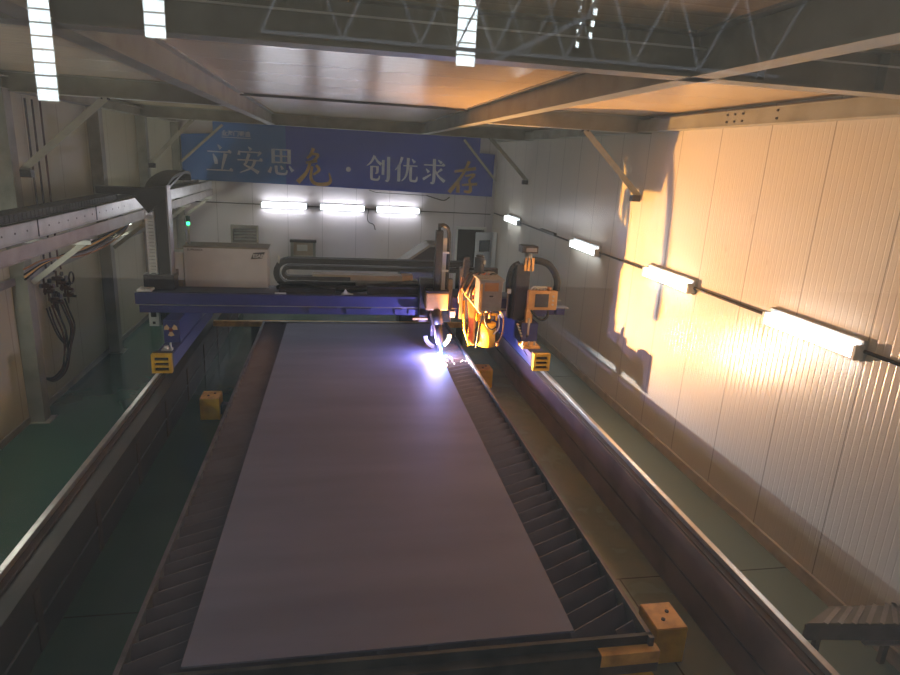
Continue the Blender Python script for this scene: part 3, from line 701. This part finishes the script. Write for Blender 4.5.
# ------------------------------------------------------------------ drag chain on the gantry
dc = thing('drag_chain', 'black drag chain with a round bend lying along the gantry top', 'drag chain', (-.7, 12.0, 1.5))
def links(m, pts, w, h, gap=1.0):
    for a, b in zip(pts, pts[1:]):
        a, b = Vector(a), Vector(b); m.bar(a, a+(b-a)*gap, w, h, (0, 0, 1) if abs((b-a).normalized().z) < .99 else (1,0,0))
m = MB()
R1 = .23; c1 = (-.82, 11.95, 1.82)
loop = [(x/20, 11.95, 2.05) for x in range(52, -18, -2)] + arcpts(c1, R1, PI/2, 3*PI/2, 10)[1:] + [(x/20, 11.95, 1.59) for x in range(-12, 10, 2)]
links(m, loop, .22, .10); m.build('outer_links', 'darkchain', dc)
m = MB()
R2 = .10; loop = [(x/20, 11.95, 1.925) for x in range(52, -17, -2)] + arcpts((-.82, 11.95, 1.825), R2, PI/2, 3*PI/2, 8)[1:] + [(x/20, 11.95, 1.725) for x in range(-12, 8, 2)]
links(m, loop, .2, .07); m.build('inner_links', 'darkchain', dc)
MB().box(-.40, 1.40, 11.9, 12.15, 1.70, 1.80).build('beige_cover', 'beige', dc)
MB().box(1.28, 1.48, 11.85, 12.1, 1.70, 1.82).build('orange_clip', 'tan', dc)
MB().box(-.30, 1.6, 12.0, 12.2, 1.50, 1.70).build('support', 'steel_grey', dc)
m = MB().cyl((-1.0, 11.85, 2.0), (-1.0, 11.85, 2.14), .02, 8); m.build('connector', 'offwhite', dc)
hb = thing('hose_bundle', 'dark hoses sagging along the top of the gantry beam', 'hose', (.2, GY+.3, 1.71))
for i in range(7):
    r = .035+.01*(i % 3)
    p = [(-.95+.08*i, GY+.35+.02*i, 1.75), (-.75+.08*i, GY+.3, 1.86-.01*i), (-.4, GY+.25+.03*i, 1.84-.012*i), (0, GY+.2+.03*i, 1.78), (.3, GY+.25, 1.76), (.65, GY+.22+.02*i, 1.79), (1.0, GY+.3, 1.87-.01*i), (1.35, GY+.32, 1.84+.01*i), (1.6, GY+.3, 1.80)]
    MB().tube(smooth(p, 2), r, 8).build('hose', 'darkchain', hb)
MB().box(-.9, .02, GY+.08, GY+.4, 1.713, 1.80).build('cable_box', 'darkmetal', hb, .01)
MB().box(.55, 1.5, GY+.12, GY+.42, 1.713, 1.84).build('cable_box', 'darkmetal', hb, .01)
rg = MB().prism([(.12, 1.714), (.32, 1.714), (.22, 1.745), (.19, 1.80), (.16, 1.75)], 1, GY+.04, GY+.12).build('white_rag', 'offwhite')
tag(rg, 'small crumpled white rag lying on the gantry beam', 'rag')
rg = MB().obox((-.87, GY+.03, 1.725), (.09, 0, 0), (0, .02, .0), (0, 0, .012)).build('spirit_level', 'offwhite')
tag(rg, 'small white strip lying on the gantry beam under the chain bend', 'strip')

# dark unit behind the torch
du = thing('fume_unit', 'dark slope topped machine standing behind the torch heads', 'machine', (2.0, 14.1, 0))
MB().prism([(1.45, 0), (2.5, 0), (2.5, 2.12), (2.08, 2.14), (1.45, 1.70)], 1, 13.8, 14.5).build('housing', 'darkmetal', du, .01)
MB().prism([(1.40, 1.70), (1.46, 1.68), (2.1, 2.14), (2.06, 2.17)], 1, 13.75, 14.5).build('edge_trim', 'steel_grey', du)
MB().box(2.06, 2.5, 13.75, 14.5, 2.12, 2.17).build('top_cap', 'steel_grey', du)

# ------------------------------------------------------------------ torch head A
ha = thing('plasma_torch_head', 'cutting head with tall thin mast whose torch throws the arc', 'cutting head', (1.7, 10.25, .9))
MB().box(1.42, 1.98, 10.36, 10.49, 1.30, 2.05).build('carriage_plate', 'darkmetal', ha, .008)
MB().box(1.50, 1.87, 10.10, 10.34, 1.565, 1.86).build('motor_cover', 'tan', ha, .02)
MB().box(1.49, 1.88, 10.09, 10.35, 1.86, 1.89).build('cover_lid', 'darkmetal', ha)
MB().box(1.62, 1.74, 10.14, 10.24, 1.87, 2.88).build('mast', 'darkchain', ha, .012)
MB().cyl((1.68, 10.2, 2.88), (1.68, 10.2, 2.99), .025, 10).build('mast_tip', 'darkmetal', ha)
MB().tube(smooth([(1.68, 10.2, 2.95), (1.76, 10.22, 2.97), (1.84, 10.24, 2.90), (1.86, 10.25, 2.7), (1.86, 10.25, 2.3), (1.85, 10.28, 1.9)], 3), .033, 10).build('hose', 'black', ha)
m = MB(); m.box(1.74, 1.86, 10.2, 10.24, 2.50, 2.53); m.box(1.74, 1.86, 10.2, 10.24, 2.2, 2.23); m.build('hose_clamp', 'offwhite', ha)
MB().box(1.76, 1.82, 10.22, 10.26, 1.88, 2.75).build('guide_rod', 'aluminium', ha)
MB().cyl((1.68, 10.18, 1.56), (1.70, 10.10, 1.32), .10, 14).cyl((1.60, 10.16, 1.5), (1.62, 10.12, 1.12), .03, 8).build('torch_mount', 'darkmetal', ha)
MB().tube([(1.70, 10.12, 1.34), (1.73, 10.06, 1.12), (1.755, 10.02, .96), (1.765, 10.0, .885)], .07, 14, radii=[.075, .07, .05, .025]).build('torch_body', 'darkmetal', ha)
MB().tube(smooth([(1.58, 10.12, 1.5), (1.64, 10.02, 1.3), (1.66, 9.98, 1.15), (1.70, 9.99, 1.02)], 2), .02, 8).build('gas_line', 'grey', ha)
for r_, m_, a0, a1 in ((.24, 'darkmetal', PI*1.02, PI*1.42), (.24, 'yellow2', -PI*.32, PI*.02)):
    P_ = arcpts((1.72, 10.16, 1.13), r_, a0, a1, 10); Q_ = arcpts((1.72, 10.16, 1.13), r_-.07, a0, a1, 10)
    poly = [(p[0], p[2]) for p in P_] + [(p[0], p[2]) for p in Q_[::-1]]
    MB().prism(poly, 1, 10.13, 10.17).build('bevel_arc', m_, ha)
MB().box(1.93, 2.02, 10.2, 10.32, 1.42, 1.53).build('sensor_block', 'grey', ha, .006)
MB().box(1.30, 1.55, 10.22, 10.30, 1.37, 1.40).build('side_bar', 'tan', ha)
ar = tag(MB().tube([(1.765, 9.995, .885), (1.766, 9.992, .86), (1.766, 9.99, .832)], .012, 8).build('plasma_arc', 'arc'), 'blinding white violet plasma arc between torch tip and plate', 'arc')
sp = MB()
for i in range(26):
    a = random.uniform(-2.2, -.6); r = random.uniform(.05, .5); sp.cyl((1.78+r*math.cos(a), 9.98+r*math.sin(a), .826), (1.78+(r+.012)*math.cos(a), 9.98+(r+.012)*math.sin(a), .836), .003, 5)
tag(sp.build('sparks', 'molten'), 'tiny glowing sparks scattered beside the arc', 'sparks', kind='stuff')

# ------------------------------------------------------------------ head B
hb2 = thing('oxyfuel_torch_head', 'cutting head with big grey box above a yellow cylinder', 'cutting head', (2.55, 10.2, 1.0))
MB().box(2.28, 2.66, 9.65, 9.98, 1.67, 2.165).build('control_box', 'grey', hb2, .012)
MB().prism([(2.26, 2.165), (2.68, 2.165), (2.68, 2.195), (2.26, 2.195)], 1, 9.63, 10.36).build('box_lid', 'steel_grey', hb2)
MB().box(2.36, 2.59, 9.635, 9.65, 2.00, 2.14).build('orange_panel', 'copper', hb2, .004)
MB().box(2.30, 2.33, 9.635, 9.65, 1.70, 2.12).build('edge_strip', 'tan', hb2)
MB().box(2.45, 2.51, 9.635, 9.65, 1.91, 1.93).build('latch', 'black', hb2)
MB().box(2.40, 2.60, 9.98, 10.36, 1.75, 2.1).build('box_arm', 'darkmetal', hb2)
MB().box(2.10, 2.75, 10.36, 10.49, 1.35, 2.25).build('carriage_plate', 'darkmetal', hb2, .008)
MB().cyl((2.56, 10.08, .97), (2.56, 10.08, 1.37), .15, 28).build('yellow_cylinder', 'yellow', hb2)
MB().cyl((2.57, 10.12, 1.36), (2.57, 10.12, 1.60), .06, 14).build('shaft', 'darkmetal', hb2)
MB().box(2.36, 2.74, 10.08, 10.12, 1.49, 1.525).box(2.70, 2.73, 10.08, 10.12, 1.40, 1.525).box(2.36, 2.42, 10.05, 10.12, 1.40, 1.52).build('bracket', 'yellow', hb2)
MB().tube([(2.12, 10.05, 1.75), (2.13, 10.02, 1.50), (2.15, 9.99, 1.25), (2.24, 9.97, 1.0)], .02, 8).build('strut', 'yellow', hb2)
MB().prism([(2.18, 1.76), (2.30, 1.70), (2.30, 1.5), (2.30, 1.0), (2.22, 1.06), (2.22, 1.4)], 1, 10.0, 10.03).build('orange_strip', 'orange', hb2)
MB().box(2.26, 2.34, 10.02, 10.05, .99, 1.6).build('strut_plate', 'tan', hb2)
MB().box(2.05, 2.09, 10.0, 10.05, 1.45, 2.15).build('front_rod', 'copper', hb2)
MB().box(2.14, 2.32, 10.15, 10.34, 1.78, 2.22).build('slide_unit', 'darkmetal', hb2, .01)
MB().box(2.10, 2.20, 10.12, 10.2, 2.0, 2.42).cyl((2.15, 10.16, 2.42), (2.15, 10.16, 2.47), .05, 12).build('slide_motor', 'darkmetal', hb2, .01)
MB().cyl((2.38, 10.2, 2.1), (2.38, 10.2, 2.46), .085, 18).cyl((2.38, 10.2, 2.46), (2.38, 10.2, 2.50), .065, 18).build('domed_motor', 'darkmetal', hb2, .012)
MB().box(2.43, 2.46, 10.1, 10.13, 2.36, 2.42).build('motor_label', 'offwhite', hb2)
for i in range(7):
    x0 = 2.05+.06*i
    MB().tube(smooth([(x0, 10.12, 1.70+.05*(i % 3)), (x0-.04, 9.98, 1.9), (x0+.05, 10.0, 2.1), (x0+.14, 10.05, 2.22+.03*(i % 2)), (x0+.25, 10.1, 2.2), (2.5+.03*i, 10.15, 2.13)], 2), .014, 6).build('hose', ('red', 'black', 'copper', 'black', 'orange', 'grey', 'black')[i], hb2)
for i, (pts, m_) in enumerate((([(2.5, 10.0, 1.62), (2.46, 9.94, 1.5), (2.5, 9.92, 1.35), (2.6, 9.92, 1.28), (2.68, 9.95, 1.33)], 'black'),
                 ([(2.68, 10.0, 1.62), (2.78, 9.96, 1.56), (2.81, 9.95, 1.4), (2.79, 9.97, 1.15), (2.74, 10.0, 1.05)], 'tan'),
                 ([(2.72, 10.0, 1.52), (2.74, 9.97, 1.4), (2.72, 9.95, 1.28), (2.64, 9.95, 1.2)], 'aluminium'),
                 ([(2.06, 10.0, 1.98), (2.14, 9.93, 1.85), (2.26, 9.9, 1.72), (2.40, 9.97, 1.55)], 'tan'))):
    MB().tube(smooth(pts, 3), .013, 6).build('looped_hose', m_, hb2)
for z in (1.66, 1.56): MB().cyl((2.5 if z > 1.6 else 2.56, 9.97, z), (2.5 if z > 1.6 else 2.56, 9.97, z-.09), .02, 10).build('gas_fitting', 'copper', hb2)
MB().cyl((2.74, 9.96, 1.56), (2.78, 9.94, 1.50), .025, 10).build('gas_fitting', 'offwhite', hb2)
MB().cyl((2.72, 9.95, 1.06), (2.72, 9.95, 1.00), .03, 10).build('nozzle', 'copper', hb2)
# upper hoses that cast the hooked shadows
MB().tube(smooth([(2.40, 9.80, 1.70), (2.38, 9.74, 1.55), (2.33, 9.71, 1.38), (2.31, 9.70, 1.18), (2.30, 9.71, 1.04)], 3), .015, 6).build('looped_hose', 'black', hb2)

# ------------------------------------------------------------------ head C
hc = thing('marking_head', 'cutting head at the right end with tan screen box and arched hose', 'cutting head', (3.2, 10.3, .95))
MB().box(2.98, 3.32, 10.34, 10.49, 1.38, 2.2).build('carriage_plate', 'darkmetal', hc, .008)
MB().box(3.02, 3.26, 10.16, 10.34, 1.40, 2.36).build('slide_column', 'darkmetal', hc, .012)
MB().tube(smooth([(2.94, 10.3, 1.86), (2.93, 10.3, 2.1), (2.98, 10.3, 2.3), (3.1, 10.3, 2.36)], 2), .05, 10).build('side_hose', 'black', hc)
MB().cyl((2.93, 10.2, 1.86), (2.93, 10.2, 1.93), .035, 10).build('white_fitting', 'offwhite', hc)
MB().box(3.07, 3.35, 10.1, 10.34, 2.56, 2.68).build('motor_box', 'darkmetal', hc, .015)
MB().box(3.14, 3.32, 10.085, 10.1, 2.59, 2.65).build('motor_front', 'grey', hc)
MB().cyl((3.22, 10.22, 2.36), (3.22, 10.22, 2.56), .08, 14, .06).build('motor_neck', 'aluminium', hc)
for x in (3.14, 3.20, 3.27): MB().box(x, x+.035, 10.12, 10.15, 2.26, 2.48).build('tan_rod', 'tan', hc)
MB().tube(smooth([(3.28, 10.25, 2.43), (3.45, 10.25, 2.42), (3.62, 10.25, 2.36), (3.74, 10.22, 2.2), (3.78, 10.2, 2.05), (3.76, 10.2, 1.92)], 3), .06, 12).build('arched_hose', 'black', hc)
MB().box(3.24, 3.76, 10.08, 10.24, 1.60, 1.93).build('screen_box', 'tan', hc, .015)
MB().box(3.36, 3.60, 10.07, 10.08, 1.65, 1.88).build('screen', 'screen', hc)
m = MB()
for z in (1.84, 1.77, 1.70): m.cyl((3.68, 10.08, z), (3.68, 10.06, z), .018, 8)
m.cyl((3.74, 10.1, 1.77), (3.82, 10.08, 1.77), .01, 6); m.build('knob', 'aluminium', hc)
for i in range(4):
    x = 3.36+.06*i; MB().tube(arcpts((x, 10.15, 1.93), .06, 0, PI, 8, 'xz'), .011, 6).build('white_wire', 'offwhite', hc)
MB().cyl((3.62, 10.15, 1.93), (3.62, 10.15, 1.99), .04, 10).build('gland', 'copper', hc)
MB().tube([(3.18, 10.15, 1.40), (3.24, 10.12, 1.25), (3.27, 10.08, 1.12)], .06, 12, radii=[.075, .06, .04]).build('torch_body', 'darkmetal', hc)
MB().box(3.22, 3.34, 10.06, 10.14, 1.30, 1.62).build('torch_clamp', 'tan', hc, .01)
MB().cyl((3.28, 10.06, 1.46), (3.28, 10.06, 1.16), .022, 10).build('steel_tube', 'aluminium', hc)
MB().tube(smooth([(3.3, 10.08, 1.6), (3.38, 10.02, 1.5), (3.5, 10.02, 1.42), (3.6, 10.05, 1.48), (3.62, 10.1, 1.58)], 3), .022, 8).build('looped_hose', 'black', hc)
m = MB()
for i in range(5): m.cyl((3.06+.02*i, 10.05, 1.36-.05*i), (3.10+.02*i, 10.03, 1.34-.05*i), .016, 6)
m.build('fittings', 'aluminium', hc)

# ------------------------------------------------------------------ low ribbed duct at the near right
rd = thing('ribbed_duct', 'low ribbed metal duct against the right wall, bottom right corner', 'duct', (4.3, 3.8, 0))
MB().prism([(3.80, 3.715), (4.76, 3.60), (4.76, 3.83), (4.15, 3.88)], 2, .505, .525).build('deck', 'steel_grey', rd)
for i in range(7):
    f = i/7; x0 = 3.95+.12*i
    MB().bar((x0, 3.71-.115*(x0-3.8)/.96, .529), (min(x0+.26, 4.75), 3.85, .529), .035, .008).build('top_rib', 'aludull', rd)
MB().prism([(3.80, 3.715), (4.76, 3.60), (4.76, 3.62), (3.80, 3.735)], 2, .36, .505).build('front_face', 'grey', rd)
MB().prism([(4.3, 3.62), (4.76, 3.56), (4.76, 3.60), (4.3, 3.66)], 2, .34, .355).build('lower_lip', 'rail', rd)
for x in (3.95, 4.65): MB().box(x, x+.05, 3.74, 3.78, 0, .505).build('leg', 'steel_grey', rd)

# ------------------------------------------------------------------ lights
def lamp(name, typ, loc, energy, col, size=.03, **kw):
    l = bpy.data.lights.new(name, typ); l.energy = energy; l.color = col
    if hasattr(l, 'shadow_soft_size'): l.shadow_soft_size = size
    for k_, v in kw.items(): setattr(l, k_, v)
    o = bpy.data.objects.new(name, l); COL.objects.link(o); o.location = loc; return o
def aim(o, d): o.rotation_euler = Vector(d).to_track_quat('-Z', 'Y').to_euler()
A = Vector((1.80, 9.95, .87))
aw = lamp('arc_light', 'SPOT', A, 250, (.92, .95, 1.0), .008, spot_size=math.radians(112), spot_blend=.8); aim(aw, (1, -.62, -.05))
ao = lamp('arc_glow', 'SPOT', A+Vector((.03, -.03, .02)), 1350, (1.0, .47, .08), .008, spot_size=math.radians(118), spot_blend=.75); aim(ao, (1, -.52, 1.3))
av = lamp('arc_violet', 'POINT', A+Vector((-.15, -.12, .15)), 75, (.46, .40, 1.0), .03)

ab = lamp('arc_blue', 'POINT', A+Vector((0, 0, .025)), 40, (.18, .5, 1.0), .012)
# world: dim hall light reaching in through the viewing window
w = bpy.data.worlds.new('hall_ambient'); sc.world = w; w.use_nodes = True
bg = w.node_tree.nodes['Background']; bg.inputs[0].default_value = (.74, .80, 1.0, 1); bg.inputs[1].default_value = 1.6

# ------------------------------------------------------------------ camera
cam = bpy.data.cameras.new('camera'); co = bpy.data.objects.new('camera', cam); COL.objects.link(co); sc.camera = co
cam.sensor_width = 36; cam.lens = 36*631.5/900; cam.clip_start = .02; cam.clip_end = 100
Rv, Uv, Fv = Vector((0.98351580, -0.17265109, 0.05374256)), Vector((-0.00393182, 0.27672267, 0.96094178)), Vector((0.18077943, 0.94531273, -0.27148229))
mtx = Matrix((( Rv.x, Uv.x, -Fv.x, 0), (Rv.y, Uv.y, -Fv.y, 0), (Rv.z, Uv.z, -Fv.z, 4.0), (0, 0, 0, 1)))
co.matrix_world = mtx
vs = sc.view_settings; vs.view_transform = 'Standard'; vs.look = 'None'; vs.gamma = 1; vs.use_curve_mapping = False; vs.exposure = 0.45
